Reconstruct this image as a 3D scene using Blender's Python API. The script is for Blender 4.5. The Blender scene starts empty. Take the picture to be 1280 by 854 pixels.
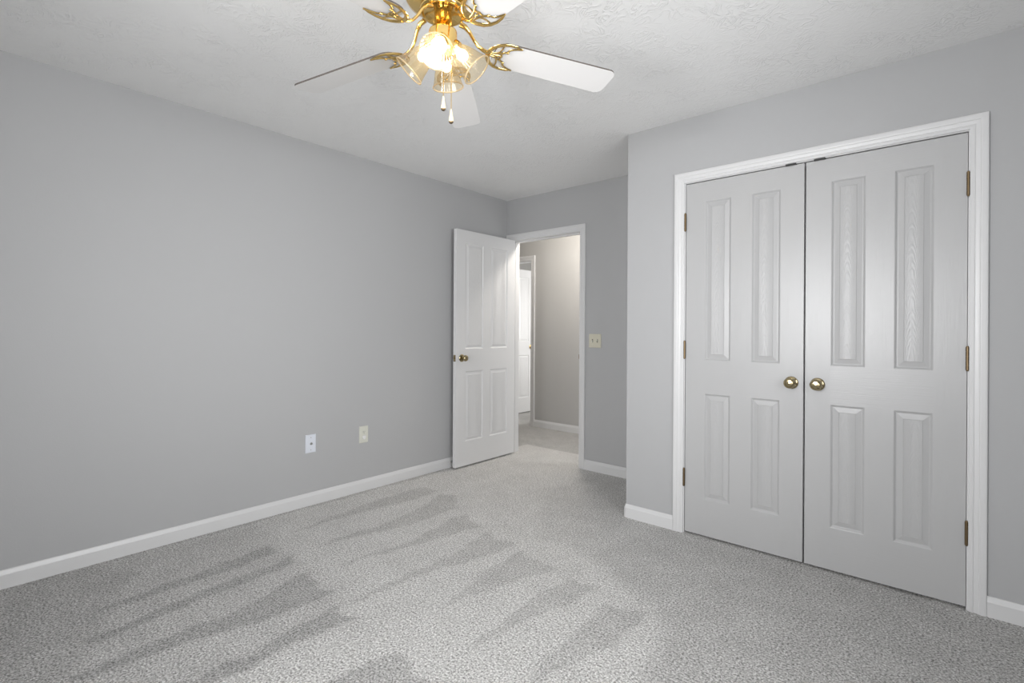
import bpy, math
import numpy as np
from math import pi, sin, cos, radians
from mathutils import Vector, Matrix

SC = bpy.context.scene
COL = SC.collection

# ------------------------------------------------------------------ camera
YAW, ROLL = 0.7134, 0.0061
H_CAM = 1.191
cam_d = bpy.data.cameras.new('camera')
cam = bpy.data.objects.new('camera', cam_d)
COL.objects.link(cam)
_f = Vector((-sin(YAW), cos(YAW), 0.0003)).normalized()
_r = Vector((cos(YAW), sin(YAW), 0))
_u = _r.cross(_f)
_r2 = _r * cos(ROLL) + _u * sin(ROLL)
_u2 = _u * cos(ROLL) - _r * sin(ROLL)
_m = Matrix((_r2, _u2, -_f)).transposed().to_4x4()
_m.translation = (0, 0, H_CAM)
cam.matrix_world = _m
cam_d.sensor_width = 36
cam_d.lens = 628.8 / 1280 * 36
cam_d.shift_y = -(427 - 411.8) / 1280
cam_d.clip_start = 0.02
SC.camera = cam

# ------------------------------------------------------------------ view, world, lights
SC.view_settings.view_transform = 'Standard'
SC.view_settings.look = 'None'
SC.view_settings.gamma = 1
SC.view_settings.use_curve_mapping = False
SC.view_settings.exposure = 0.58
SC.cycles.max_bounces = 16
SC.cycles.diffuse_bounces = 10
SC.cycles.transparent_max_bounces = 16
SC.cycles.use_denoising = True
SC.cycles.caustics_reflective = False
SC.cycles.caustics_refractive = False
SC.cycles.sample_clamp_indirect = 4

world = bpy.data.worlds.new('daylight')
SC.world = world
world.use_nodes = True
_bg = world.node_tree.nodes['Background']
_bg.inputs[0].default_value = (0.95, 0.97, 1.0, 1)
_bg.inputs[1].default_value = 0.8


def area_light(name, loc, direction, sx, sy, power, color, spread=pi):
    d = bpy.data.lights.new(name, 'AREA')
    d.shape = 'RECTANGLE'
    d.size, d.size_y = sx, sy
    d.energy = power
    d.color = color
    d.spread = spread
    o = bpy.data.objects.new(name, d)
    COL.objects.link(o)
    o.location = loc
    o.rotation_euler = Vector(direction).to_track_quat('-Z', 'Y').to_euler()
    return o


# room numbers (metres): left wall, back wall, closet wall, alcove side, right wall, rear wall
XL, YB, YC, XJ, XR, YR, ZC = -3.243, 3.665, 2.912, -1.547, 0.64, -0.65, 2.44
YH = 4.87                       # far side of the hall
WZ0, WZ1 = 0.85, 1.92           # window sill and head
WIN = ((-1.34, -0.72), (-0.66, -0.04))
DAY = (0.985, 0.99, 1.0)
for (wx0, wx1), watts in zip(WIN, (33, 12)):
    area_light('window_daylight', ((wx0 + wx1) / 2, YR - 0.22, (WZ0 + WZ1) / 2), (0, 1, 0),
               wx1 - wx0, WZ1 - WZ0, watts, DAY, radians(140))
WRY = (0.15, 1.75)              # side window
area_light('side_window_daylight', (XR + 0.22, (WRY[0] + WRY[1]) / 2, (WZ0 + WZ1) / 2), (-1, 0, 0), WRY[1] - WRY[0], WZ1 - WZ0, 30, DAY, radians(125))
FWY = (5.5, 6.9)                  # window of the room across the hall
area_light('far_room_daylight', (-2.65, 6.2, 1.45), (-1, 0, 0), 1.4, 1.3, 36, (1, 0.98, 0.95))


def point_light(name, loc, power, color, radius):
    d = bpy.data.lights.new(name, 'POINT')
    d.energy, d.color, d.shadow_soft_size = power, color, radius
    o = bpy.data.objects.new(name, d)
    COL.objects.link(o)
    o.location = loc
    return o


point_light('hall_ceiling_light', (-2.75, 4.12, 2.36), 27, (1.0, 0.93, 0.84), 0.07)
HFY = (3.95, 4.75)                # unseen opening added at the hall end, its light brightens the open door
area_light('hall_end_fill', (XJ + 0.37, (HFY[0] + HFY[1]) / 2, 1.4), (-1, 0, 0), HFY[1] - HFY[0], 1.6, 5, DAY)

# ------------------------------------------------------------------ materials


def new_mat(name):
    m = bpy.data.materials.new(name)
    m.use_nodes = True
    nt = m.node_tree
    b = nt.nodes['Principled BSDF']
    return m, nt, b


def plain(name, col, rough=0.5, metal=0.0, spec=0.5):
    m, nt, b = new_mat(name)
    b.inputs['Base Color'].default_value = (*col, 1)
    b.inputs['Roughness'].default_value = rough
    b.inputs['Metallic'].default_value = metal
    b.inputs['Specular IOR Level'].default_value = spec
    return m


def N(nt, kind, **kw):
    n = nt.nodes.new(kind)
    for k, v in kw.items():
        if k in n.inputs:
            n.inputs[k].default_value = v
        else:
            setattr(n, k, v)
    return n


def math_node(nt, op, a, b=None, c=None, clamp=False):
    n = nt.nodes.new('ShaderNodeMath')
    n.operation = op
    n.use_clamp = clamp
    for i, v in enumerate((a, b, c)):
        if v is None:
            continue
        if isinstance(v, (int, float)):
            n.inputs[i].default_value = v
        else:
            nt.links.new(v, n.inputs[i])
    return n.outputs[0]


def add_bump(nt, b, height, dist, strength=1.0):
    n = nt.nodes.new('ShaderNodeBump')
    n.inputs['Strength'].default_value = strength
    n.inputs['Distance'].default_value = dist
    nt.links.new(height, n.inputs['Height'])
    nt.links.new(n.outputs[0], b.inputs['Normal'])


def wall_paint(name, col, rough=0.55):
    m, nt, b = new_mat(name)
    b.inputs['Base Color'].default_value = (*col, 1)
    b.inputs['Roughness'].default_value = rough
    b.inputs['Specular IOR Level'].default_value = 0.25
    tc = N(nt, 'ShaderNodeTexCoord')
    no = N(nt, 'ShaderNodeTexNoise', Scale=160.0, Detail=2.0)
    nt.links.new(tc.outputs['Object'], no.inputs['Vector'])
    add_bump(nt, b, no.outputs[0], 0.0006, 0.5)
    return m


def ceiling_mat():
    m, nt, b = new_mat('stomped_ceiling')
    b.inputs['Base Color'].default_value = (0.83, 0.83, 0.825, 1)
    b.inputs['Roughness'].default_value = 0.7
    b.inputs['Specular IOR Level'].default_value = 0.2
    tc = N(nt, 'ShaderNodeTexCoord')
    n1 = N(nt, 'ShaderNodeTexNoise', Scale=13.0, Detail=2.5, Roughness=0.55, Distortion=1.8)
    n2 = N(nt, 'ShaderNodeTexNoise', Scale=5.0, Detail=1.0)
    nt.links.new(tc.outputs['Object'], n1.inputs['Vector'])
    nt.links.new(tc.outputs['Object'], n2.inputs['Vector'])
    fold = math_node(nt, 'PINGPONG', math_node(nt, 'MULTIPLY', n1.outputs[0], 9.0), 1.0)
    ridge = math_node(nt, 'POWER', fold, 3.0)
    gate = N(nt, 'ShaderNodeMapRange')
    gate.inputs['From Min'].default_value = 0.38
    gate.inputs['From Max'].default_value = 0.62
    gate.inputs['To Min'].default_value = 0.25
    nt.links.new(n2.outputs[0], gate.inputs['Value'])
    hgt = math_node(nt, 'MULTIPLY', ridge, gate.outputs[0])
    add_bump(nt, b, hgt, 0.0022, 0.8)
    return m


def carpet_mat():
    m, nt, b = new_mat('grey_cut_pile_carpet')
    b.inputs['Roughness'].default_value = 0.95
    b.inputs['Specular IOR Level'].default_value = 0.05
    tc = N(nt, 'ShaderNodeTexCoord')
    n1 = N(nt, 'ShaderNodeTexNoise', Scale=125.0, Detail=4.0, Roughness=0.8, Distortion=0.3)
    n2 = N(nt, 'ShaderNodeTexNoise', Scale=6.0, Detail=3.0, Roughness=0.6)
    n3 = N(nt, 'ShaderNodeTexNoise', Scale=28.0, Detail=2.0)
    for n in (n1, n2, n3):
        nt.links.new(tc.outputs['Object'], n.inputs['Vector'])
    ramp = N(nt, 'ShaderNodeValToRGB')
    e = ramp.color_ramp.elements
    e[0].position, e[0].color = 0.36, (0.13, 0.126, 0.118, 1)
    e[1].position, e[1].color = 0.645, (0.96, 0.95, 0.935, 1)
    mid = ramp.color_ramp.elements.new(0.5)
    mid.color = (0.54, 0.532, 0.518, 1)
    nt.links.new(n1.outputs[0], ramp.inputs[0])
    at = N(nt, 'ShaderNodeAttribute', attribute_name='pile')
    # brushed carpet: 'pile' is how far the fibres lie the darker way, plus painted corner shade
    nap_and_shade = math_node(nt, 'MULTIPLY', at.outputs['Fac'], math_node(nt, 'ADD', math_node(nt, 'MULTIPLY', n3.outputs[0], 0.9), 0.55))
    v = math_node(nt, 'SUBTRACT', math_node(nt, 'ADD', math_node(nt, 'MULTIPLY', n2.outputs[0], 0.30), 0.93), math_node(nt, 'MULTIPLY', nap_and_shade, 0.33))
    mul = N(nt, 'ShaderNodeVectorMath', operation='SCALE')
    nt.links.new(ramp.outputs[0], mul.inputs[0])
    nt.links.new(v, mul.inputs['Scale'])
    nt.links.new(mul.outputs[0], b.inputs['Base Color'])
    add_bump(nt, b, n1.outputs[0], 0.006, 0.9)
    return m


def door_mats(white):
    """white moulded-door paint: stile grain (upright), rail grain (level), panel grain (arched)"""
    out = []
    for kind in ('stile', 'rail', 'panel'):
        m, nt, b = new_mat('white_door_paint_%s' % kind)
        b.inputs['Base Color'].default_value = (white, white, white * 1.003, 1)
        b.inputs['Roughness'].default_value = 0.32
        b.inputs['Specular IOR Level'].default_value = 0.5
        tc = N(nt, 'ShaderNodeTexCoord')
        mp = N(nt, 'ShaderNodeMapping')
        nt.links.new(tc.outputs['UV' if kind == 'panel' else 'Object'], mp.inputs['Vector'])
        no = N(nt, 'ShaderNodeTexNoise', Scale=1.0, Detail=3.0, Roughness=0.6)
        nt.links.new(mp.outputs[0], no.inputs['Vector'])
        if kind == 'stile':
            mp.inputs['Scale'].default_value = (210, 20, 5)
            h = no.outputs[0]
        elif kind == 'rail':
            mp.inputs['Scale'].default_value = (5, 20, 210)
            h = no.outputs[0]
        else:
            mp.inputs['Scale'].default_value = (230, 6, 1)
            sp = N(nt, 'ShaderNodeSeparateXYZ')
            nt.links.new(tc.outputs['UV'], sp.inputs[0])
            wob = N(nt, 'ShaderNodeTexNoise', Scale=7.0, Detail=2.0)
            nt.links.new(tc.outputs['UV'], wob.inputs['Vector'])
            xx = math_node(nt, 'MULTIPLY', sp.outputs[0], sp.outputs[0])
            arch = math_node(nt, 'ADD', sp.outputs[1], math_node(nt, 'MULTIPLY', xx, 210.0))
            arch = math_node(nt, 'ADD', arch, math_node(nt, 'MULTIPLY', wob.outputs[0], 0.16))
            ring = math_node(nt, 'SINE', math_node(nt, 'MULTIPLY', arch, 150.0))
            h = math_node(nt, 'ADD', math_node(nt, 'MULTIPLY', ring, 0.22), no.outputs[0])
        add_bump(nt, b, h, 0.0009 if kind != 'panel' else 0.0017, 0.6)
        out.append(m)
    return out


def brass_mat(name, col, rough):
    m, nt, b = new_mat(name)
    b.inputs['Base Color'].default_value = (*col, 1)
    b.inputs['Metallic'].default_value = 1
    b.inputs['Roughness'].default_value = rough
    return m


def thin_glass(name, tint, clear, milk, gloss_rough=0.05):
    """thin pressed glass: mostly see-through, a little milky, glossy by angle"""
    m = bpy.data.materials.new(name)
    m.use_nodes = True
    nt = m.node_tree
    for n in list(nt.nodes):
        nt.nodes.remove(n)
    out = N(nt, 'ShaderNodeOutputMaterial')
    tr = N(nt, 'ShaderNodeBsdfTransparent')
    tr.inputs[0].default_value = (*tint, 1)
    t1 = N(nt, 'ShaderNodeBsdfTranslucent')
    t2 = N(nt, 'ShaderNodeBsdfDiffuse')
    for t in (t1, t2):
        t.inputs[0].default_value = (0.95, 0.80, 0.56, 1)
    tl = N(nt, 'ShaderNodeMixShader')
    tl.inputs[0].default_value = 0.5
    nt.links.new(t1.outputs[0], tl.inputs[1])
    nt.links.new(t2.outputs[0], tl.inputs[2])
    gl = N(nt, 'ShaderNodeBsdfGlossy')
    gl.inputs['Roughness'].default_value = gloss_rough
    lw = N(nt, 'ShaderNodeLayerWeight')
    lw.inputs['Blend'].default_value = 0.35
    m1 = N(nt, 'ShaderNodeMixShader')
    m1.inputs[0].default_value = milk
    nt.links.new(tr.outputs[0], m1.inputs[1])
    nt.links.new(tl.outputs[0], m1.inputs[2])
    m2 = N(nt, 'ShaderNodeMixShader')
    fac = math_node(nt, 'ADD', math_node(nt, 'MULTIPLY', lw.outputs['Facing'], 1 - clear), 0.04, clamp=True)
    nt.links.new(fac, m2.inputs[0])
    nt.links.new(m1.outputs[0], m2.inputs[1])
    nt.links.new(gl.outputs[0], m2.inputs[2])
    nt.links.new(m2.outputs[0], out.inputs[0])
    return m


def emit_mat(name, col, strength):
    m, nt, b = new_mat(name)
    b.inputs['Base Color'].default_value = (0.9, 0.88, 0.82, 1)
    b.inputs['Emission Color'].default_value = (*col, 1)
    b.inputs['Emission Strength'].default_value = strength
    return m


M_WALL = wall_paint('grey_wall_paint', (0.435, 0.437, 0.442))
M_HALLWALL = wall_paint('hall_wall_paint', (0.47, 0.465, 0.455))
M_CEIL = ceiling_mat()
M_CARPET = carpet_mat()
M_TRIM = plain('white_trim_paint', (0.66, 0.66, 0.662), 0.35)
M_EDGE = plain('white_door_edge', (0.76, 0.76, 0.762), 0.4)
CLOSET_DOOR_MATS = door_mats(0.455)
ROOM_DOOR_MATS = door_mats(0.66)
M_BRASS = brass_mat('polished_brass', (0.86, 0.60, 0.22), 0.12)
M_KNOB = brass_mat('antique_brass', (0.42, 0.35, 0.21), 0.15)
M_HINGE = brass_mat('aged_brass_hinge', (0.20, 0.145, 0.085), 0.42)
M_STEEL = brass_mat('dull_steel', (0.45, 0.45, 0.44), 0.35)
M_BLADE = plain('white_fan_blade', (0.70, 0.69, 0.68), 0.4)
M_BLADE_EDGE = plain('dark_blade_edge', (0.10, 0.085, 0.075), 0.5)
M_SHADE = thin_glass('pressed_glass_shade', (0.88, 0.81, 0.66), 0.75, 0.11)
M_RIM = thin_glass('glass_shade_rim', (0.7, 0.65, 0.55), 0.8, 0.55)
M_BULB = emit_mat('warm_bulb', (1.0, 0.90, 0.72), 20.0)
M_BULB_SOFT = emit_mat('soft_bulb', (1.0, 0.86, 0.62), 9.0)
M_SOCKET = plain('cream_socket', (0.75, 0.70, 0.58), 0.5)
M_WOODPULL = plain('pale_wood_pull', (0.80, 0.68, 0.48), 0.4)
M_CREAM = plain('cream_plastic', (0.60, 0.575, 0.47), 0.35)
M_CREAM2 = plain('pale_cream_plastic', (0.64, 0.64, 0.57), 0.35)
M_WHITEP = plain('white_plastic', (0.70, 0.73, 0.79), 0.3)
M_DARK = plain('dark_slot', (0.035, 0.03, 0.025), 0.6)
M_BLACK = plain('black_catch', (0.02, 0.02, 0.02), 0.5)
M_RUBBER = plain('white_rubber_tip', (0.75, 0.75, 0.74), 0.6)
M_VINYL = plain('white_window_vinyl', (0.8, 0.8, 0.8), 0.4)
M_PANE = thin_glass('window_glass', (1, 1, 1), 0.7, 0.0, 0.02)

# ------------------------------------------------------------------ mesh helpers


class MB:
    def __init__(self):
        self.v, self.f, self.m, self.uv = [], [], [], {}

    def add(self, verts, faces, mat=0):
        o = len(self.v)
        self.v += [tuple(p) for p in verts]
        for f in faces:
            self.f.append(tuple(i + o for i in f))
            self.m.append(mat)

    def box(self, x0, x1, y0, y1, z0, z1, mat=0):
        self.add([(x0, y0, z0), (x1, y0, z0), (x1, y1, z0), (x0, y1, z0), (x0, y0, z1), (x1, y0, z1), (x1, y1, z1), (x0, y1, z1)],
                 [(0, 3, 2, 1), (4, 5, 6, 7), (0, 1, 5, 4), (1, 2, 6, 5), (2, 3, 7, 6), (3, 0, 4, 7)], mat)

    def bevel_box(self, x0, x1, y0, y1, z0, z1, c, axis=1, sign=-1, mat=0):
        """box whose face on one side of one axis is chamfered all round (cover plates)"""
        lo, hi = [x0, y0, z0], [x1, y1, z1]
        a = [i for i in range(3) if i != axis]
        back, front = (hi[axis], lo[axis]) if sign < 0 else (lo[axis], hi[axis])
        mid = front - sign * c
        rings = []
        for lev, ins in ((back, 0), (mid, 0), (front, c * 1.3)):
            ring = []
            for s, t in ((0, 0), (1, 0), (1, 1), (0, 1)):
                p = [0, 0, 0]
                p[axis] = lev
                p[a[0]] = (lo[a[0]] + ins) if s == 0 else (hi[a[0]] - ins)
                p[a[1]] = (lo[a[1]] + ins) if t == 0 else (hi[a[1]] - ins)
                ring.append(tuple(p))
            rings.append(ring)
        self.loft(rings, closed=True, cap=True, mat=mat)

    def loft(self, rings, closed=True, cap=False, mat=0, loop=False):
        n = len(rings[0])
        vs = [p for r in rings for p in r]
        fs = []
        R_ = len(rings)
        for i in range(R_ if loop else R_ - 1):
            j2 = (i + 1) % R_
            for j in range(n if closed else n - 1):
                k = (j + 1) % n
                fs.append((i * n + j, i * n + k, j2 * n + k, j2 * n + j))
        if cap:
            fs.append(tuple(range(n - 1, -1, -1)))
            fs.append(tuple((R_ - 1) * n + j for j in range(n)))
        self.add(vs, fs, mat)

    def lathe(self, prof, origin=(0, 0, 0), axis=(0, 0, 1), n=32, mat=0, ribs=0, rib_d=0.0):
        """prof: (radius, distance along axis)"""
        ax = Vector(axis).normalized()
        a = ax.orthogonal().normalized()
        b = ax.cross(a)
        o = Vector(origin)
        rings = []
        for r, t in prof:
            ring = []
            for i in range(n):
                th = 2 * pi * i / n
                rr = r * (1 + rib_d * cos(ribs * th)) if ribs else r
                ring.append(o + ax * t + (a * cos(th) + b * sin(th)) * max(rr, 1e-5))
            rings.append(ring)
        self.loft(rings, closed=True, cap=False, mat=mat)

    def tube(self, pts, rad, n=8, mat=0, flat=1.0, cap=True):
        """round bar along pts; rad a number or list; flat squashes along world-ish z"""
        P = [Vector(p) for p in pts]
        rings = []
        prev = None
        for i, p in enumerate(P):
            d = (P[min(i + 1, len(P) - 1)] - P[max(i - 1, 0)]).normalized()
            if prev is None:
                a = d.cross(Vector((0, 0, 1)))
                if a.length < 1e-3:
                    a = d.cross(Vector((1, 0, 0)))
                a.normalize()
            else:
                a = (prev - d * prev.dot(d)).normalized()
            prev = a
            b = a.cross(d)
            r = rad[i] if isinstance(rad, (list, tuple)) else rad
            rings.append([p + a * (r * cos(2 * pi * k / n)) + b * (r * flat * sin(2 * pi * k / n)) for k in range(n)])
        self.loft(rings, closed=True, cap=cap, mat=mat)

    def prism(self, outline, z0, z1, mat=0, side_mat=None):
        n = len(outline)
        self.add([(x, y, z0) for x, y in outline], [tuple(range(n - 1, -1, -1))], mat)
        self.add([(x, y, z1) for x, y in outline], [tuple(range(n))], mat)
        vs = [(x, y, z0) for x, y in outline] + [(x, y, z1) for x, y in outline]
        self.add(vs, [(i, (i + 1) % n, n + (i + 1) % n, n + i) for i in range(n)], mat if side_mat is None else side_mat)

    def build(self, name, mats, parent=None, smooth=False, angle=35, bevel=0.0, weld=False):
        me = bpy.data.meshes.new(name)
        me.from_pydata(self.v, [], self.f)
        for m in (mats if isinstance(mats, (list, tuple)) else [mats]):
            me.materials.append(m)
        me.polygons.foreach_set('material_index', self.m)
        if self.uv:
            lay = me.uv_layers.new(name='UVMap')
            for pi_, uvs in self.uv.items():
                for li, q in zip(me.polygons[pi_].loop_indices, uvs):
                    lay.data[li].uv = q
        if weld:
            import bmesh
            bm = bmesh.new()
            bm.from_mesh(me)
            bmesh.ops.remove_doubles(bm, verts=bm.verts, dist=1e-5)
            bmesh.ops.recalc_face_normals(bm, faces=bm.faces)
            bm.to_mesh(me)
            bm.free()
        me.update()
        if smooth:
            me.shade_smooth()
            me.set_sharp_from_angle(angle=radians(angle))
        o = bpy.data.objects.new(name, me)
        COL.objects.link(o)
        if parent is not None:
            o.parent = parent
        if bevel:
            md = o.modifiers.new('bevel', 'BEVEL')
            md.width, md.segments, md.limit_method = bevel, 2, 'ANGLE'
        return o


def tag(o, label, cat, group=None, kind=None):
    o['label'] = label
    o['category'] = cat
    if group:
        o['group'] = group
    if kind:
        o['kind'] = kind
    return o


def empty(name, loc=(0, 0, 0), rz=0.0):
    o = bpy.data.objects.new(name, None)
    o.empty_display_size = 0.05
    o.location = loc
    o.rotation_euler.z = rz
    COL.objects.link(o)
    return o


def copy_child(o, parent):
    c = o.copy()
    COL.objects.link(c)
    c.parent = parent
    for k in [x for x in bpy.data.objects if x.parent == o]:
        copy_child(k, c)
    return c


def structure(name, mb, mat, label, cat, **kw):
    o = mb.build(name, mat, **kw)
    return tag(o, label, cat, kind='structure')


# ------------------------------------------------------------------ shell
T = 0.11
mb = MB(); mb.box(XL - T, XL, YR - T, YB + T, 0, ZC)
structure('wall_left', mb, M_WALL, 'long plain grey wall running along the left side', 'wall')

DO0, DO1, DOZ = -3.196, -2.384, 2.058        # rough opening of the entry door
mb = MB()
mb.box(XL, DO0, YB, YB + T, 0, ZC); mb.box(DO0, DO1, YB, YB + T, DOZ, ZC); mb.box(DO1, XJ + T, YB, YB + T, 0, ZC)
structure('wall_back', mb, M_WALL, 'grey end wall with the open doorway to the hall', 'wall')

CO0, CO1, COZ = -1.188, 0.084, 2.073         # rough opening of the closet
mb = MB()
mb.box(XJ, CO0, YC, YC + T, 0, ZC); mb.box(CO0, CO1, YC, YC + T, COZ, ZC); mb.box(CO1, XR, YC, YC + T, 0, ZC)
structure('wall_closet', mb, M_WALL, 'grey wall around the white double closet doors', 'wall')
mb = MB(); mb.box(XJ, XJ + T, YC + T, YB, 0, ZC)
structure('wall_alcove', mb, M_WALL, 'short grey side of the closet turning back to the doorway', 'wall')
mb = MB(); mb.box(XJ + T, XR, YB, YB + T, 0, ZC)
structure('wall_closet_back', mb, M_WALL, 'wall at the back of the closet behind its doors', 'wall')
mb = MB()
mb.box(XR, XR + T, YR - T, WRY[0], 0, ZC); mb.box(XR, XR + T, WRY[1], YB + T, 0, ZC)
mb.box(XR, XR + T, WRY[0], WRY[1], 0, WZ0); mb.box(XR, XR + T, WRY[0], WRY[1], WZ1, ZC)
structure('wall_right', mb, M_WALL, 'grey wall beyond the right edge of the picture', 'wall')

mb = MB()
xs = [XL, WIN[0][0], WIN[0][1], WIN[1][0], WIN[1][1], XR]
mb.box(XL, XR, YR - T, YR, 0, WZ0); mb.box(XL, XR, YR - T, YR, WZ1, ZC)
for i in (0, 2, 4):
    mb.box(xs[i], xs[i + 1], YR - T, YR, WZ0, WZ1)
structure('wall_rear', mb, M_WALL, 'grey wall with two windows behind the viewpoint', 'wall')

mb = MB(); mb.box(XL - T, XR + T, YR - T, YB + T, ZC, ZC + 0.1)
structure('ceiling', mb, M_CEIL, 'white stomp-textured bedroom ceiling', 'ceiling')

# hall and the room across it
XH0, XH1, YF = -5.7, XJ + T, 8.0
HO0, HO1, HOZ = -4.618, -3.887, 2.058
mb = MB()
mb.box(XH0, HO0, YH, YH + T, 0, ZC); mb.box(HO0, HO1, YH, YH + T, HOZ, ZC); mb.box(HO1, XH1, YH, YH + T, 0, ZC)
structure('wall_hall', mb, M_HALLWALL, 'warm grey hall wall seen through the doorway', 'wall')
mb = MB()
mb.box(XH1, XH1 + T, YB + T, HFY[0], 0, ZC); mb.box(XH1, XH1 + T, HFY[1], YH + T, 0, ZC)
mb.box(XH1, XH1 + T, HFY[0], HFY[1], 0, 0.6); mb.box(XH1, XH1 + T, HFY[0], HFY[1], 2.2, ZC)  # opening added only to let the hall-end fill light in
structure('wall_hall_right', mb, M_HALLWALL, 'right end of the hall, hidden behind the closet', 'wall')
mb = MB(); mb.box(XH0 - T, XH0, YB, YF, 0, ZC)
structure('wall_hall_left', mb, M_HALLWALL, 'left end of the hall, hidden behind the open door', 'wall')
mb = MB(); mb.box(XH0, XL - T, YB, YB + T, 0, ZC)
structure('wall_hall_near', mb, M_HALLWALL, 'near side of the hall past the bedroom corner', 'wall')
mb = MB()
mb.box(-2.9, -2.9 + T, YH + T, FWY[0], 0, ZC); mb.box(-2.9, -2.9 + T, FWY[1], YF, 0, ZC)
mb.box(-2.9, -2.9 + T, FWY[0], FWY[1], 0, WZ0); mb.box(-2.9, -2.9 + T, FWY[0], FWY[1], WZ1, ZC)
structure('wall_far_room_right', mb, M_HALLWALL, 'right wall of the room across the hall', 'wall')
mb = MB(); mb.box(XH0 - T, -2.9 + T, YF, YF + T, 0, ZC)
structure('wall_far_room', mb, M_HALLWALL, 'end wall of the room across the hall', 'wall')
mb = MB(); mb.box(XH0 - T, XH1 + T, YB + T, YF + T, ZC, ZC + 0.1)
structure('ceiling_hall', mb, M_CEIL, 'white ceiling over the hall', 'ceiling')

# ------------------------------------------------------------------ carpet with vacuum marks and painted corner shade
MARKS_AND_SHADE = [
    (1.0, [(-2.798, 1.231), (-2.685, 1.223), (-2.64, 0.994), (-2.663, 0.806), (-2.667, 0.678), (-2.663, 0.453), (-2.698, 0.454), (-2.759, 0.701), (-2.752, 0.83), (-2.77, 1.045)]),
    (1.0, [(-2.607, 1.24), (-2.501, 1.224), (-2.468, 1.019), (-2.458, 0.872), (-2.447, 0.709), (-2.439, 0.621), (-2.43, 0.391), (-2.479, 0.386), (-2.522, 0.642), (-2.53, 0.702), (-2.547, 0.87), (-2.562, 1.088)]),
    (1.0, [(-2.375, 1.17), (-2.255, 1.198), (-2.089, 1.177), (-2.094, 1.041), (-2.101, 0.878), (-2.12, 0.771), (-2.169, 0.553), (-2.207, 0.334), (-2.269, 0.322), (-2.264, 0.577), (-2.254, 0.709), (-2.257, 0.861), (-2.335, 1.028)]),
    (1.0, [(-1.988, 1.148), (-1.829, 1.137), (-1.838, 1.02), (-1.851, 0.846), (-1.843, 0.736), (-1.855, 0.645), (-1.85, 0.56), (-1.91, 0.488), (-1.941, 0.612), (-1.912, 0.749), (-1.947, 0.889), (-1.97, 0.997)]),
    (0.55, [(-2.976, 2.41), (-2.808, 2.485), (-2.824, 2.189), (-2.859, 1.799), (-2.884, 1.556), (-2.875, 1.355), (-2.932, 1.582), (-2.938, 1.778), (-3.003, 2.08)]),
    (0.55, [(-2.747, 2.395), (-2.636, 2.471), (-2.456, 2.296), (-2.463, 2.024), (-2.498, 1.759), (-2.578, 1.502), (-2.59, 1.422), (-2.608, 1.519), (-2.587, 1.793), (-2.645, 2.079)]),
    (0.55, [(-2.351, 2.254), (-2.117, 2.174), (-2.172, 1.908), (-2.225, 1.726), (-2.279, 1.49), (-2.278, 1.36), (-2.295, 1.368), (-2.307, 1.508), (-2.277, 1.742), (-2.298, 1.932), (-2.336, 2.097)]),
    (0.55, [(-2.034, 2.152), (-1.803, 2.101), (-1.852, 1.821), (-1.891, 1.626), (-1.924, 1.461), (-1.939, 1.296), (-1.951, 1.172), (-1.985, 1.185), (-1.967, 1.365), (-1.968, 1.494), (-1.978, 1.678), (-1.992, 1.9)]),
    (0.55, [(-1.742, 2.082), (-1.462, 2.025), (-1.543, 1.779), (-1.608, 1.58), (-1.645, 1.427), (-1.667, 1.592), (-1.704, 1.749)]),
    (0.55, [(-1.364, 2.019), (-1.221, 2.007), (-1.265, 1.721), (-1.302, 1.558), (-1.332, 1.393), (-1.356, 1.264), (-1.371, 1.371), (-1.365, 1.588), (-1.382, 1.812)]),
    (0.55, [(-1.122, 1.94), (-0.934, 1.967), (-0.964, 1.685), (-1.007, 1.507), (-1.018, 1.362), (-1.034, 1.245), (-1.083, 1.395), (-1.1, 1.584), (-1.12, 1.741)]),
    (0.8, [(-1.512, 1.12), (-1.306, 1.108), (-1.132, 1.091), (-1.537, 0.779), (-1.571, 0.895), (-1.548, 1.053)]),
    (0.55, [(-1.598, 2.375), (-1.502, 2.39), (-1.484, 2.338), (-1.547, 2.323)]),
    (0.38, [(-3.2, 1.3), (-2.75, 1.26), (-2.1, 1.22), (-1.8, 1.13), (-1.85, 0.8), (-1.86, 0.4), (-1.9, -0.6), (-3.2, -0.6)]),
    (0.62, [(-3.243, -0.3), (-3.243, 0.55), (-2.95, 0.66), (-2.66, 0.52), (-2.43, 0.42), (-2.2, 0.25), (-2.2, -0.3)]),  # not a stroke: light falling off towards the near-left corner, painted into the carpet
    # the far and right-hand parts of the room, not swept in the same stroke
    (0.5, [(-0.869, 1.971), (-0.773, 1.577), (-0.82, 0.9), (0.64, 0.9), (0.64, 2.9), (-1.35, 2.9), (-1.42, 2.3)]),
    (0.30, [(-1.42, 2.3), (-1.35, 2.9), (-1.5, 2.95), (-1.55, 3.66), (-2.2, 3.62), (-2.25, 3.0), (-2.0, 2.6), (-1.75, 2.3)]),
    # fibres left standing along the skirting
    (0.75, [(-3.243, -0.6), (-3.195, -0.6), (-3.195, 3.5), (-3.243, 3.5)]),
    (0.6, [(-1.24, 2.88), (0.13, 2.88), (0.13, 2.93), (-1.24, 2.93)]),
]


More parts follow.
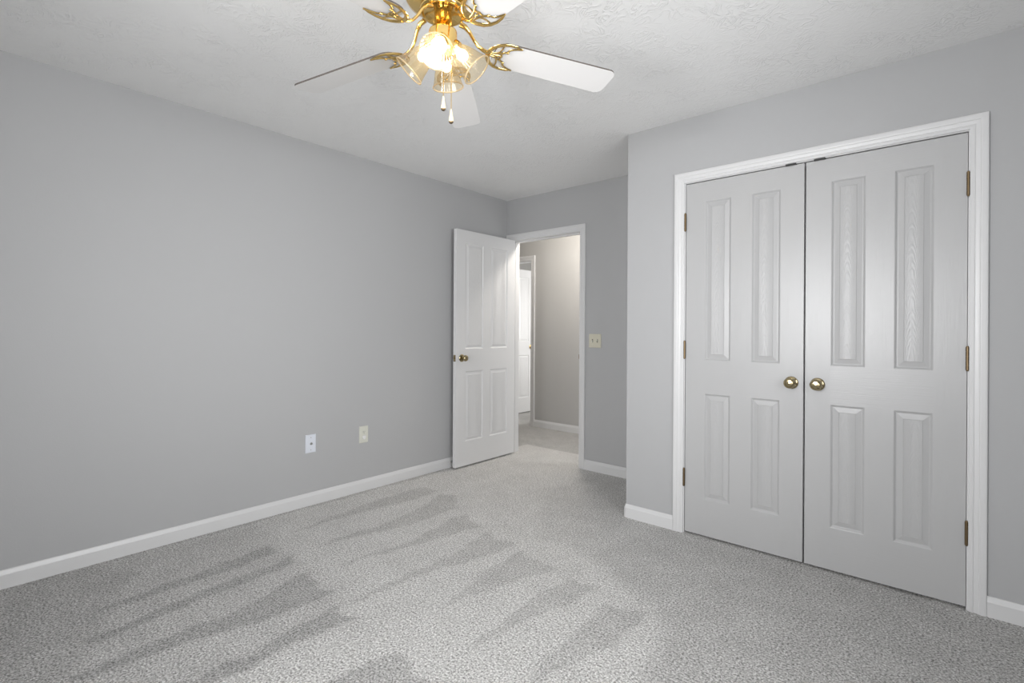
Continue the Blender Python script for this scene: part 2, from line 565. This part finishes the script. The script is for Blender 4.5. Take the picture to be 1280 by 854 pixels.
def carpet():
    step = 0.0145
    gx = np.arange(XL - 0.05, XR + 0.06, step)
    gy = np.arange(YR - 0.05, YB + 0.4, step)
    X, Y = np.meshgrid(gx, gy, indexing='ij')
    pile = np.zeros_like(X)
    # strokes wander a little
    X0, Y0 = X, Y
    X = X + 0.010 * np.sin(9.0 * Y + 2.1 * np.sin(5 * X)) + 0.006 * np.sin(31 * Y + 17 * X) + 0.004 * np.sin(53 * X - 41 * Y)
    Y = Y + 0.016 * np.sin(23 * X + 7 * Y) + 0.010 * np.sin(47 * X - 19 * Y)
    for amp, poly in MARKS_AND_SHADE:
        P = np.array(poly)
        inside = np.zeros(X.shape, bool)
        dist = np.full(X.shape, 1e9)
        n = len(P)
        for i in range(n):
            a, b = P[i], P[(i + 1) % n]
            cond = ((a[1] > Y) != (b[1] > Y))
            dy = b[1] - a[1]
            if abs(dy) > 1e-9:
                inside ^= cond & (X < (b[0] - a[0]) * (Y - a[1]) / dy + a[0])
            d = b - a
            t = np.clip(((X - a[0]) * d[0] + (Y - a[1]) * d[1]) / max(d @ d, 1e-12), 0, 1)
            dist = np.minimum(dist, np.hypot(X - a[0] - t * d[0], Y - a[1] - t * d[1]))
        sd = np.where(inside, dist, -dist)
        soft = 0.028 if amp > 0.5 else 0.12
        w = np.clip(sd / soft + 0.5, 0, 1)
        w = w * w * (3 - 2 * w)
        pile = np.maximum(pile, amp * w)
    X, Y = X0, Y0
    nx, ny = X.shape
    verts = np.stack([X, Y, np.zeros_like(X)], -1).reshape(-1, 3)
    idx = np.arange(nx * ny).reshape(nx, ny)
    faces = np.stack([idx[:-1, :-1], idx[1:, :-1], idx[1:, 1:], idx[:-1, 1:]], -1).reshape(-1, 4)
    V = verts.tolist()
    F = faces.tolist()
    o = len(V)
    y1 = float(gy[-1])
    for x0, x1, ya, yb in ((XH0 - T, float(gx[0]), YB - 0.02, y1), (XH0 - T, XH1 + T, y1, YF + T)):
        k = len(V)
        V += [(x0, ya, 0), (x1, ya, 0), (x1, yb, 0), (x0, yb, 0)]
        F.append((k, k + 1, k + 2, k + 3))
    me = bpy.data.meshes.new('floor')
    me.from_pydata(V, [], F)
    me.materials.append(M_CARPET)
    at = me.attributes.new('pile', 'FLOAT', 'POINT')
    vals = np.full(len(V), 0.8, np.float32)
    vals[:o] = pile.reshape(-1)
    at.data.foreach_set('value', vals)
    ob = bpy.data.objects.new('floor', me)
    COL.objects.link(ob)
    return tag(ob, 'grey cut-pile carpet with vacuum stripes across the bedroom', 'carpet', kind='structure')


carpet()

# ------------------------------------------------------------------ trim
CASING = [(0.0, 0.0), (0.0, 0.009), (0.002, 0.0105), (0.012, 0.0105), (0.014, 0.0125), (0.0165, 0.0125), (0.0185, 0.0105),
          (0.030, 0.0125), (0.034, 0.0125), (0.036, 0.0155), (0.040, 0.0165), (0.052, 0.0165), (0.058, 0.0155), (0.0605, 0.012), (0.0605, 0.0)]


def casing(x0, x1, zh, y, sign, width=0.0605):
    """three-sided mitred architrave; sign -1 stands out towards -Y"""
    k = width / 0.0605
    L = [[], [], [], []]
    for u, v in CASING:
        u *= k
        yy = y + sign * v
        L[0].append((x0 - u, yy, 0)); L[1].append((x0 - u, yy, zh + u)); L[2].append((x1 + u, yy, zh + u)); L[3].append((x1 + u, yy, 0))
    m = MB()
    m.loft(L, closed=True, cap=True)
    return m


def jamb(m, x0, x1, zt, y0, y1, t=0.018):
    m.box(x0 - t, x0, y0, y1, 0, zt + t); m.box(x1, x1 + t, y0, y1, 0, zt + t); m.box(x0, x1, y0, y1, zt, zt + t)


CJ0, CJ1, CJZ = -1.170, 0.066, 2.055
m = casing(CJ0 - 0.004, CJ1 + 0.004, CJZ + 0.004, YC, -1)
jamb(m, CJ0, CJ1, CJZ, YC, YC + T)
for a, b in ((CJ0, CJ0 + 0.012), (CJ1 - 0.012, CJ1)):
    m.box(a, b, YC + 0.042, YC + 0.075, 0, CJZ)
m.box(CJ0 + 0.012, CJ1 - 0.012, YC + 0.042, YC + 0.075, CJZ - 0.012, CJZ)
closet_trim = structure('trim_1', m, M_TRIM, 'white moulded casing around the double closet doors', 'door frame')
for cx in (-0.616, -0.487):
    k = MB(); k.box(cx - 0.024, cx + 0.024, YC - 0.007, YC + 0.03, 2.0485, 2.0565)
    o = k.build('ball_catch', M_BLACK, closet_trim)
    o['label'] = 'small black catch above the doors'

EJ0, EJ1, EJZ = -3.178, -2.402, 2.040
m = casing(EJ0 - 0.005, EJ1 + 0.005, EJZ + 0.005, YB, -1, 0.0575)
jamb(m, EJ0, EJ1, EJZ, YB, YB + T)
for a, b in ((EJ0, EJ0 + 0.012), (EJ1 - 0.012, EJ1)):
    m.box(a, b, YB + 0.040, YB + 0.073, 0, EJZ)
m.box(EJ0 + 0.012, EJ1 - 0.012, YB + 0.040, YB + 0.073, EJZ - 0.012, EJZ)
entry_trim = structure('trim_2', m, M_TRIM, 'white casing around the open doorway to the hall', 'door frame')
k = MB(); k.box(EJ1 - 0.002, EJ1 + 0.001, YB + 0.004, YB + 0.034, 0.93, 0.99); k.box(EJ1 - 0.003, EJ1 + 0.012, YB - 0.0045, YB + 0.004, 0.94, 0.98)
k.build('strike_plate', M_HINGE, entry_trim)
m = casing(EJ0 - 0.005, EJ1 + 0.005, EJZ + 0.005, YB + T, 1)
structure('trim_3', m, M_TRIM, 'white casing on the hall side of the open doorway', 'door frame')

FJ0, FJ1, FJZ = -4.600, -3.905, 2.040
m = casing(FJ0 - 0.005, FJ1 + 0.005, FJZ + 0.005, YH, -1)
jamb(m, FJ0, FJ1, FJZ, YH, YH + T)
structure('trim_4', m, M_TRIM, 'white casing around the doorway across the hall', 'door frame')

BBH, BBT = 0.084, 0.014
BPROF = [(0, 0), (BBT, 0), (BBT, 0.062), (BBT - 0.002, 0.066), (0.0065, 0.081), (0.004, BBH), (0, BBH)]


def baseboard(name, path, label):
    """path: floor points along the wall, room on the left-hand side of travel"""
    P = [Vector((x, y, 0)) for x, y in path]
    rings = []
    for i, p in enumerate(P):
        ns = []
        for a, b in ((i - 1, i), (i, i + 1)):
            if a >= 0 and b < len(P):
                d = (P[b] - P[a]).normalized()
                ns.append(Vector((-d.y, d.x, 0)))
        if len(ns) == 1:
            off = ns[0]
        else:
            bi = (ns[0] + ns[1]).normalized()
            off = bi / max(bi.dot(ns[0]), 0.2)
        rings.append([p + off * u + Vector((0, 0, z)) for u, z in BPROF])
    m = MB()
    m.loft(rings, closed=True, cap=True)
    return structure(name, m, M_TRIM, label, 'baseboard')


baseboard('baseboard_left', [(XL, YB), (XL, YR)], 'white baseboard along the long left wall')
baseboard('baseboard_back', [(XJ, YB), (EJ1 + 0.0625, YB)], 'short white baseboard right of the open doorway')
b_ = baseboard('baseboard_closet', [(CJ0 - 0.0645, YC)] + [(XJ + 0.006, YC), (XJ + 0.0018, YC + 0.0018), (XJ, YC + 0.006)] + [(XJ, YB - BBT)], 'white baseboard wrapping the closet corner left of the doors')
baseboard('baseboard_closet_right', [(XR, YC), (CJ1 + 0.0645, YC)], 'white baseboard right of the closet doors')
baseboard('baseboard_right', [(XR, YR), (XR, YC - BBT)], 'white baseboard on the unseen right wall')
baseboard('baseboard_rear', [(XL + BBT, YR), (XR - BBT, YR)], 'white baseboard under the rear windows')
baseboard('baseboard_hall', [(XH1, YH), (FJ1 + 0.0655, YH)], 'white baseboard on the hall wall past the doorway')

# ------------------------------------------------------------------ rear windows (daylight)
def window(name, n0, n1, at, label):
    """double-hung unit; at(u, d) maps along-wall and outward distance to x, y"""
    def bx(m, ua, ub, da, db, za, zb):
        (xa, ya), (xb, yb) = at(ua, da), at(ub, db)
        m.box(min(xa, xb), max(xa, xb), min(ya, yb), max(ya, yb), za, zb)
    m = MB()
    zm = (WZ0 + WZ1) / 2
    bx(m, n0, n0 + 0.045, 0.03, 0.09, WZ0, WZ1); bx(m, n1 - 0.045, n1, 0.03, 0.09, WZ0, WZ1)
    for z0, z1 in ((WZ0, WZ0 + 0.05), (WZ1 - 0.045, WZ1), (zm - 0.025, zm + 0.025)):
        bx(m, n0 + 0.045, n1 - 0.045, 0.03, 0.09, z0, z1)
    w = structure(name, m, M_VINYL, label, 'window')
    g = MB()
    bx(g, n0 + 0.045, n1 - 0.045, 0.058, 0.062, WZ0 + 0.05, zm - 0.025)
    bx(g, n0 + 0.045, n1 - 0.045, 0.068, 0.072, zm + 0.025, WZ1 - 0.045)
    g.build('pane', M_PANE, w)


for i, (x0, x1) in enumerate(WIN):
    window('window_%d' % (i + 1), x0, x1, lambda u, d: (u, YR - d), ('left' if i == 0 else 'right') + ' white double-hung window in the rear wall')
window('window_3', WRY[0], WRY[1], lambda u, d: (XR + d, u), 'white double-hung window in the right wall')

# ------------------------------------------------------------------ panelled doors
RINGS = [(0.0, 0.0), (0.003, 0.0012), (0.0085, 0.0068), (0.0115, 0.0082), (0.0145, 0.0080), (0.0345, 0.0030), (0.0365, 0.0014), (0.0378, 0.0024)]


def panel_door(name, W, z0, z1, cols, rows, thick=0.035, parent=None, mats=None):
    """leaf in local x (0..W) and z, front face at y=0 facing -y; cols and rows list the raised panels"""
    m = MB()
    xs = sorted({0.0, W, *[c for ab in cols for c in ab]})
    zs = sorted({z0, z1, *[c for ab in rows for c in ab]})
    for side in (0, 1):
        def pt(x, z, d):
            return (x, d, z) if side == 0 else (x, thick - d, z)
        for i in range(len(xs) - 1):
            for j in range(len(zs) - 1):
                xa, xb, za, zb = xs[i], xs[i + 1], zs[j], zs[j + 1]
                is_panel = (xa, xb) in cols and (za, zb) in rows
                if not is_panel:
                    inrow = (za, zb) in rows
                    incol = (xa, xb) in cols
                    mat = 1 if (not inrow and 0 < i < len(xs) - 2) else 0
                    q = [pt(xa, za, 0), pt(xb, za, 0), pt(xb, zb, 0), pt(xa, zb, 0)]
                    m.add(q, [(0, 1, 2, 3) if side == 0 else (3, 2, 1, 0)], mat)
                    continue
                prev = None
                for ins, dep in RINGS:
                    ring = [pt(xa + ins, za + ins, dep), pt(xb - ins, za + ins, dep), pt(xb - ins, zb - ins, dep), pt(xa + ins, zb - ins, dep)]
                    if prev:
                        for k in range(4):
                            l = (k + 1) % 4
                            q = [prev[k], prev[l], ring[l], ring[k]]
                            m.add(q, [(0, 1, 2, 3) if side == 0 else (3, 2, 1, 0)], 0 if k in (1, 3) else 1)
                    prev = ring
                m.add(prev, [(0, 1, 2, 3) if side == 0 else (3, 2, 1, 0)], 2)
                xc, zc = (xa + xb) / 2 + 0.004 * ((i * 7 + j * 3) % 5 - 2), (za + zb) / 2 + 0.31 * i + 0.17 * j
                uv = [(q[0] - xc, q[2] - zc) for q in prev]
                m.uv[len(m.f) - 1] = uv if side == 0 else uv[::-1]
    t = thick
    m.add([(0, 0, z0), (0, t, z0), (0, t, z1), (0, 0, z1)], [(3, 2, 1, 0)], 3)
    m.add([(W, 0, z0), (W, t, z0), (W, t, z1), (W, 0, z1)], [(0, 1, 2, 3)], 3)
    m.add([(0, 0, z0), (W, 0, z0), (W, t, z0), (0, t, z0)], [(3, 2, 1, 0)])
    m.add([(0, 0, z1), (W, 0, z1), (W, t, z1), (0, t, z1)], [(0, 1, 2, 3)])
    return m.build(name, (mats or CLOSET_DOOR_MATS) + [M_EDGE], parent)


def knob(parent, x, z, y, sign, mat=None, scale=1.0, rose=True):
    """round door knob on the face at local y, pointing to sign*y"""
    m = MB()
    s = scale
    prof = [(0.0325, 0), (0.0325, 0.003), (0.030, 0.006), (0.022, 0.0085), (0.0125, 0.011), (0.0105, 0.022), (0.0125, 0.029), (0.0205, 0.034),
            (0.0258, 0.041), (0.0272, 0.048), (0.0255, 0.055), (0.021, 0.060), (0.0175, 0.0615), (0.0165, 0.0600), (0.010, 0.0605), (0.0, 0.061)]
    m.lathe([(r * s, t * s) for r, t in prof], (x, y, z), (0, sign, 0), n=40)
    return m.build('door_knob', mat or M_KNOB, parent, smooth=True, angle=50)


def hinge(parent, x, y, z, leaf_dx, h=0.100, leaf=True):
    """butt hinge: knuckle barrel with joints and finials, thin leaf edge"""
    m = MB()
    r = 0.0064
    prof = [(0, -h / 2 - 0.004), (0.004, -h / 2 - 0.004), (0.005, -h / 2)]
    n = 5
    for k in range(n):
        a, b = -h / 2 + k * h / n, -h / 2 + (k + 1) * h / n
        prof += [(r, a + 0.0008), (r, b - 0.0008), (r * 0.82, b - 0.0006), (r * 0.82, b + 0.0006)]
    prof += [(0.005, h / 2), (0.004, h / 2 + 0.004), (0, h / 2 + 0.004)]
    m.lathe(prof, (x, y, z), (0, 0, 1), n=16)
    if leaf:
        m.box(min(x, x + leaf_dx), max(x, x + leaf_dx), y, y + 0.0075, z - h / 2, z + h / 2)
    return m.build('hinge', M_HINGE, parent, smooth=True, angle=40)


ROWS = [(0.221, 0.829), (1.020, 1.937)]
# closet pair
WL = 0.6110
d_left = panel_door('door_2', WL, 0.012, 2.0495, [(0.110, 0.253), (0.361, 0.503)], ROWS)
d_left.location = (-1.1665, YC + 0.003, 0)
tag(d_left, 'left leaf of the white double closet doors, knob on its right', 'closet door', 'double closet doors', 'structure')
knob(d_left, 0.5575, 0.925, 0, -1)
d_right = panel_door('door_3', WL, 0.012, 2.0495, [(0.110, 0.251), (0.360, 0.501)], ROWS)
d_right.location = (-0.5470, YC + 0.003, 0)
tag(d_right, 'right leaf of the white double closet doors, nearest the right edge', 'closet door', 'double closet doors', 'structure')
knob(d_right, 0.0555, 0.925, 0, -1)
for z in (1.828, 1.078, 0.330):
    hinge(d_left, -0.0035, -0.0095, z, 0.0045)
    hinge(d_right, WL + 0.0018, -0.0095, z, -0.0045)

# entry door, standing open at a right angle to its wall
WE = 0.762
d_entry = panel_door('door_1', WE, 0.014, 2.044, [(0.107, 0.329), (0.419, 0.655)], ROWS, mats=ROOM_DOOR_MATS)
d_entry.location = (-3.1405, 2.908, 0)
d_entry.rotation_euler.z = pi / 2
tag(d_entry, 'white four-panel bedroom door standing open in the corner', 'door', kind='structure')
knob(d_entry, 0.066, 0.944, 0, -1)
knob(d_entry, 0.066, 0.944, 0.035, 1, scale=0.93)
m = MB(); m.box(-0.0012, 0.001, 0.0055, 0.0295, 0.944 - 0.0285, 0.944 + 0.0285); m.box(-0.009, 0.001, 0.012, 0.023, 0.944 - 0.008, 0.944 + 0.008)
m.build('latch', M_KNOB, d_entry)
for z in (1.80, 1.06, 0.30):
    m = MB()
    m.box(WE - 0.001, WE + 0.0022, 0.004, 0.033, z - 0.05, z + 0.05)
    m.lathe([(0, -0.053), (0.006, -0.052), (0.006, 0.052), (0, 0.053)], (WE + 0.004, 0.0385, z), n=14)
    m.build('hinge', M_HINGE, d_entry, smooth=True)

# door of the room across the hall, open into that room
WF = 0.762
d_far = panel_door('door_4', WF, 0.014, 2.040, [(0.110, 0.334), (0.428, 0.652)], ROWS, mats=ROOM_DOOR_MATS)
d_far.location = (FJ0 + 0.037, 4.995, 0)
d_far.rotation_euler.z = pi / 2
tag(d_far, 'white panelled door open in the room across the hall', 'door', kind='structure')
knob(d_far, WF - 0.066, 0.944, 0, -1, mat=M_BRASS)
knob(d_far, WF - 0.066, 0.944, 0.035, 1, mat=M_BRASS)

# ------------------------------------------------------------------ door stop on the left baseboard


def door_stop(x, y, z, length, label):
    root = empty('door_stop', (x, y, z))
    tag(root, label, 'door stop')
    m = MB(); m.lathe([(0, 0), (0.011, 0), (0.011, 0.003), (0.007, 0.006), (0, 0.006)], (0, 0, 0), (1, 0, 0), n=16)
    m.build('base', M_STEEL, root, smooth=True)
    m = MB()
    turns = 9
    pts = [(0.005 + (length - 0.017) * k / (turns * 12), 0.0055 * cos(2 * pi * k / 12), 0.0055 * sin(2 * pi * k / 12)) for k in range(turns * 12 + 1)]
    m.tube(pts, 0.0013, n=6)
    m.build('spring', M_STEEL, root, smooth=True)
    m = MB(); m.lathe([(0.0, length - 0.013), (0.0075, length - 0.013), (0.008, length - 0.003), (0.006, length), (0, length)], (0, 0, 0), (1, 0, 0), n=16)
    m.build('tip', M_RUBBER, root, smooth=True)
    return root


door_stop(XL + BBT, 2.945, 0.047, 0.053, 'small spring door stop on the baseboard behind the open door')

# ------------------------------------------------------------------ wall plates


def screw(parent, p, axis, mat):
    m = MB(); m.lathe([(0.0034, 0), (0.0032, 0.0012), (0, 0.0016)], p, axis, n=12)
    return m.build('screw', mat, parent, smooth=True)


# cable plate and socket on the left wall: local y across the wall, local x out into the room
root = empty('cable_wall_plate', (XL, 1.678, 0.4135))
tag(root, 'white cable wall plate with one small connector, left one low on left wall', 'wall plate')
m = MB(); m.bevel_box(0, 0.0065, -0.036, 0.036, -0.0605, 0.0605, 0.0025, axis=0, sign=1)
m.build('plate', M_WHITEP, root)
m = MB(); m.lathe([(0.0, 0.0065), (0.0085, 0.0065), (0.0085, 0.009), (0.0062, 0.009), (0.0062, 0.016), (0.004, 0.016), (0.004, 0.012), (0, 0.012)], (0, 0.002, 0), (1, 0, 0), n=12)
m.build('connector', M_STEEL, root)
for z in (0.0415, -0.0415):
    screw(root, (0.0065, 0, z), (1, 0, 0), M_STEEL)

root = empty('wall_outlet', (XL, 2.085, 0.4135))
tag(root, 'cream duplex outlet low on left wall, nearer the open door', 'outlet')
m = MB(); m.bevel_box(0, 0.0065, -0.036, 0.036, -0.0605, 0.0605, 0.0025, axis=0, sign=1)
m.build('plate', M_CREAM2, root)
for zc in (0.0195, -0.0195):
    m = MB()
    out = []
    for k in range(28):
        a = 2 * pi * k / 28
        out.append((0.0165 * cos(a), max(-0.0128, min(0.0128, 0.0165 * sin(a)))))
    m.loft([[(x, y, zc + z) for y, z in out] for x in (0.005, 0.0082)] , closed=True, cap=True)
    rec = m.build('receptacle', M_CREAM2, root)
    if zc > 0:
        m = MB()
        m.box(0.0078, 0.0085, -0.0075, -0.0053, zc - 0.002, zc + 0.007); m.box(0.0078, 0.0085, 0.0053, 0.0075, zc - 0.001, zc + 0.006)
        m.lathe([(0.0026, 0.0005), (0.0026, 0.0008), (0, 0.0008)], (0.0078, 0, zc - 0.0075), (1, 0, 0), n=12)
        o = m.build('slot', M_DARK, rec)
    else:
        m = MB(); m.lathe([(0.0155, 0), (0.0155, 0.003), (0.0135, 0.006), (0, 0.0075)], (0.0082, 0, zc), (1, 0, 0), n=24)
        o = m.build('safety_cap', M_RUBBER, root, smooth=True)
screw(root, (0.0065, 0, 0), (1, 0, 0), M_CREAM2)

root = empty('light_switch', (-2.2435, YB, 1.0995))
tag(root, 'cream double toggle light switch right of the doorway', 'light switch')
m = MB(); m.bevel_box(-0.058, 0.058, -0.0065, 0, -0.0575, 0.0575, 0.0025, axis=1, sign=-1)
m.build('plate', M_CREAM, root)
for x, up in ((-0.023, -1), (0.023, 1)):
    m = MB()
    m.box(x - 0.0055, x + 0.0055, -0.0069, -0.0064, -0.0125, 0.0125)
    o = m.build('toggle_slot', M_DARK, root)
    m = MB()
    rings = []
    for t in (0, 1):
        w, hh = 0.0046 - 0.0008 * t, 0.0055 - 0.001 * t
        y, zc = -0.006 - 0.011 * t, up * 0.0075 * t
        rings.append([(x - w, y, zc - hh), (x + w, y, zc - hh), (x + w, y, zc + hh), (x - w, y, zc + hh)])
    m.loft(rings, closed=True, cap=True)
    m.build('toggle', M_CREAM2, root)
    for z in (0.0302, -0.0302):
        screw(root, (x, -0.0065, z), (0, -1, 0), M_CREAM2)

# ------------------------------------------------------------------ ceiling fan
FX, FY = -1.296, 1.131
fan = empty('ceiling_fan', (FX, FY, ZC))
tag(fan, 'brass five-blade ceiling fan with white blades and glass shaded lights', 'ceiling fan')


def zf(z):
    return z - ZC


m = MB(); m.lathe([(0, 0), (0.072, 0), (0.074, -0.006), (0.068, -0.03), (0.045, -0.048), (0.03, -0.052), (0, -0.052)], n=40)
m.build('canopy', M_BRASS, fan, smooth=True, angle=50)
m = MB(); m.lathe([(0.016, -0.045), (0.016, -0.075)], n=20)
m.build('downrod', M_BRASS, fan, smooth=True)
m = MB()
m.lathe([(0.02, -0.062), (0.06, -0.066), (0.105, -0.078), (0.124, -0.094), (0.128, -0.110), (0.128, -0.132), (0.122, -0.142), (0.108, -0.149),
         (0.085, -0.155), (0.076, -0.158)], n=56)
m.build('motor_housing', M_BRASS, fan, smooth=True, angle=45)
m = MB()
m.lathe([(0.076, -0.158), (0.0775, -0.166), (0.079, -0.172), (0.077, -0.181), (0.070, -0.185), (0.062, -0.183), (0.056, -0.178), (0.030, -0.176)], n=48)
m.build('mounting_ring', M_BRASS, fan, smooth=True, angle=50)
m = MB()
m.lathe([(0.030, -0.176), (0.029, -0.200), (0.029, -0.232), (0.034, -0.238), (0.046, -0.241), (0.048, -0.246), (0.048, -0.305), (0.0455, -0.312),
         (0.040, -0.322), (0.026, -0.333), (0.012, -0.338), (0.007, -0.344), (0.0, -0.347)], n=48)
kit = m.build('light_kit', M_BRASS, fan, smooth=True, angle=50)

# blades and irons in a local frame: x outwards, y counter-clockwise, z up, blade plane z = 0


def blade_mesh():
    R0, R1, w0, w1 = 0.185, 0.660, 0.116, 0.128
    pts = []

    def corner(cx, cy, r, a0, a1, n=8):
        for i in range(n + 1):
            a = a0 + (a1 - a0) * i / n
            pts.append((cx + r * cos(a), cy + r * sin(a)))
    rt, rr = 0.030, 0.040
    corner(R1 - rt, w1 / 2 - rt, rt, pi / 2, 0)
    corner(R1 - rt, -w1 / 2 + rt, rt, 0, -pi / 2)
    corner(R0 + rr, -w0 / 2 + rr, rr, -pi / 2, -pi)
    corner(R0 + rr, w0 / 2 - rr, rr, pi, pi / 2)
    pts = pts[::-1]
    m = MB()
    m.prism(pts, -0.003, 0.003, 0, 1)
    return m


def arc_pts(p0, p1, p2, n=10):
    """smooth curve through three points (quadratic)"""
    p0, p1, p2 = Vector(p0), Vector(p1), Vector(p2)
    c = p1 * 2 - (p0 + p2) / 2
    return [p0 * (1 - t) ** 2 + c * 2 * t * (1 - t) + p2 * t * t for t in [i / n for i in range(n + 1)]]


def iron_mesh():
    m = MB()
    zb = -0.0065
    # arm: from the motor flange, out and down to the blade
    m.tube([(0.062, 0, 0.080), (0.082, 0, 0.074), (0.098, 0, 0.056), (0.112, 0, 0.030), (0.128, 0, 0.010), (0.146, 0, 0.0), (0.165, 0, zb + 0.001)],
           [0.012, 0.011, 0.0085, 0.0075, 0.0075, 0.0085, 0.0095], n=10, flat=0.6)
    for s in (1, -1):
        # outer sweep of the wing, thick at the shoulder and pointed at the horn
        P = [(0.163, 0.004 * s, zb), (0.167, 0.022 * s, zb), (0.180, 0.041 * s, zb), (0.200, 0.054 * s, zb), (0.224, 0.060 * s, zb), (0.250, 0.060 * s, zb), (0.272, 0.055 * s, zb)]
        m.tube(P, [0.0085, 0.0080, 0.0074, 0.0066, 0.0056, 0.0044, 0.0018], n=8, flat=0.55)
        # inner scalloped edge
        m.tube(arc_pts((0.272, 0.055 * s, zb), (0.238, 0.043 * s, zb), (0.228, 0.026 * s, zb)), 0.0034, n=6, flat=0.8)
        m.tube(arc_pts((0.228, 0.026 * s, zb), (0.212, 0.016 * s, zb), (0.214, 0.0, zb)), 0.0034, n=6, flat=0.8)
        # ribs of the wing
        m.tube(arc_pts((0.166, 0.008 * s, zb), (0.196, 0.012 * s, zb), (0.228, 0.026 * s, zb)), 0.0032, n=6, flat=0.8)
        m.tube(arc_pts((0.196, 0.012 * s, zb), (0.204, 0.030 * s, zb), (0.204, 0.054 * s, zb)), 0.0028, n=6, flat=0.8)
        m.lathe([(0.0048, 0), (0.0044, -0.002), (0, -0.0035)], (0.228, 0.026 * s, zb - 0.002), n=10)
    m.tube([(0.166, 0, zb), (0.214, 0, zb)], 0.0032, n=6, flat=0.8)
    m.lathe([(0.0048, 0), (0.0044, -0.002), (0, -0.0035)], (0.196, 0, zb - 0.002), n=10)
    return m


BLADES = [(128.7, -0.023), (194.4, -0.032), (269.6, -0.013), (350.4, -0.012), (63.9, -0.014)]
blade0 = iron0 = None
for ang, dz in BLADES:
    rot = Matrix.Rotation(radians(ang), 4, 'Z') @ Matrix.Rotation(math.atan2(-dz, 0.66), 4, 'Y') @ Matrix.Rotation(-0.19, 4, 'X')
    irot = Matrix.Rotation(radians(ang), 4, 'Z') @ Matrix.Rotation(math.atan2(-dz, 0.66), 4, 'Y') @ Matrix.Rotation(-0.19, 4, 'X')
    if blade0 is None:
        b_o = blade0 = blade_mesh().build('blade', [M_BLADE, M_BLADE_EDGE], fan)
        i_o = iron0 = iron_mesh().build('blade_iron', M_BRASS, fan, smooth=True, angle=60)
    else:
        b_o = copy_child(blade0, fan)
        i_o = copy_child(iron0, fan)
    base = Matrix.Translation((0, 0, zf(2.170)))
    b_o.matrix_local = base @ rot
    i_o.matrix_local = base @ irot

# four glass shades with bulbs
KZ = zf(2.150)
for ang in (309, 39, 129, 219):
    a = radians(ang)
    ax = Vector((cos(a) * 0.70, sin(a) * 0.70, -0.714)).normalized()
    o0 = Vector((cos(a) * 0.034, sin(a) * 0.034, KZ))
    m = MB()
    m.lathe([(0.0, -0.012), (0.020, -0.010), (0.024, 0.0), (0.026, 0.004), (0.026, 0.016), (0.023, 0.018), (0.0, 0.018)], o0, ax, n=28)
    m.build('lamp_socket', M_BRASS, fan, smooth=True, angle=40)
    m = MB()
    prof = [(0.0225, 0.010), (0.0235, 0.018), (0.029, 0.030), (0.034, 0.042), (0.0385, 0.056), (0.0425, 0.072), (0.0465, 0.090), (0.0510, 0.106), (0.0545, 0.116)]
    m.lathe(prof, o0, ax, n=96, ribs=24, rib_d=0.010)
    rim = MB()
    sh = m.build('lamp_shade', M_SHADE, fan, smooth=True, angle=80)
    rim.lathe([(0.0530, 0.1145), (0.0552, 0.1140), (0.0566, 0.1165), (0.0552, 0.1190), (0.0530, 0.1185), (0.0530, 0.1145)], o0, ax, n=64)
    rim.build('rim', M_RIM, sh, smooth=True, angle=80)
    m = MB()
    c = []
    for k in range(13):
        t = k / 12
        ph = pi * t
        br = 0.0250 if ang == 309 else 0.0185
        c.append((br * sin(ph), (0.060 if ang == 309 else 0.046) - (br + 0.002) * cos(ph)))
    c[0] = (0.011, 0.020)
    c[1] = (0.011, 0.030)
    c[2] = (0.013, 0.0385)
    m.lathe(c, o0, ax, n=24)
    m.build('bulb', M_BULB if ang == 309 else M_BULB_SOFT, fan, smooth=True, angle=80)

# pull chains with wooden pulls
rt_ = Vector((cos(YAW), sin(YAW), 0))
tw = Vector((sin(YAW), -cos(YAW), 0))
for off, z_end, pend in ((rt_ * 0.008 + tw * 0.038, 1.960, 0.046), (rt_ * 0.033 + tw * 0.030, 1.921, 0.046)):
    m = MB()
    z_top = 2.128
    m.tube([(off.x, off.y, zf(z_top)), (off.x, off.y, zf(z_end))], 0.0011, n=6)
    nb = int((z_top - z_end) / 0.0055)
    for k in range(nb):
        z = z_top - k * 0.0055
        m.lathe([(0, 0.0018), (0.0016, 0.0009), (0.0016, -0.0009), (0, -0.0018)], (off.x, off.y, zf(z)), n=6)
    ch = m.build('pull_chain', M_BRASS, fan, smooth=True)
    m = MB()
    m.lathe([(0, 0.002), (0.0025, 0.001), (0.0035, -0.006), (0.0058, -0.020), (0.0082, -0.034), (0.0084, -0.038), (0.0076, -0.040)], (off.x, off.y, zf(z_end)), n=20)
    p_ = m.build('pull', M_WOODPULL, ch, smooth=True, angle=60)
    m = MB()
    m.lathe([(0.0078, -0.0395), (0.0070, -0.043), (0.004, -0.046), (0, -0.047)], (off.x, off.y, zf(z_end)), n=20)
    m.build('pull_tip', M_HINGE, ch, smooth=True, angle=60)
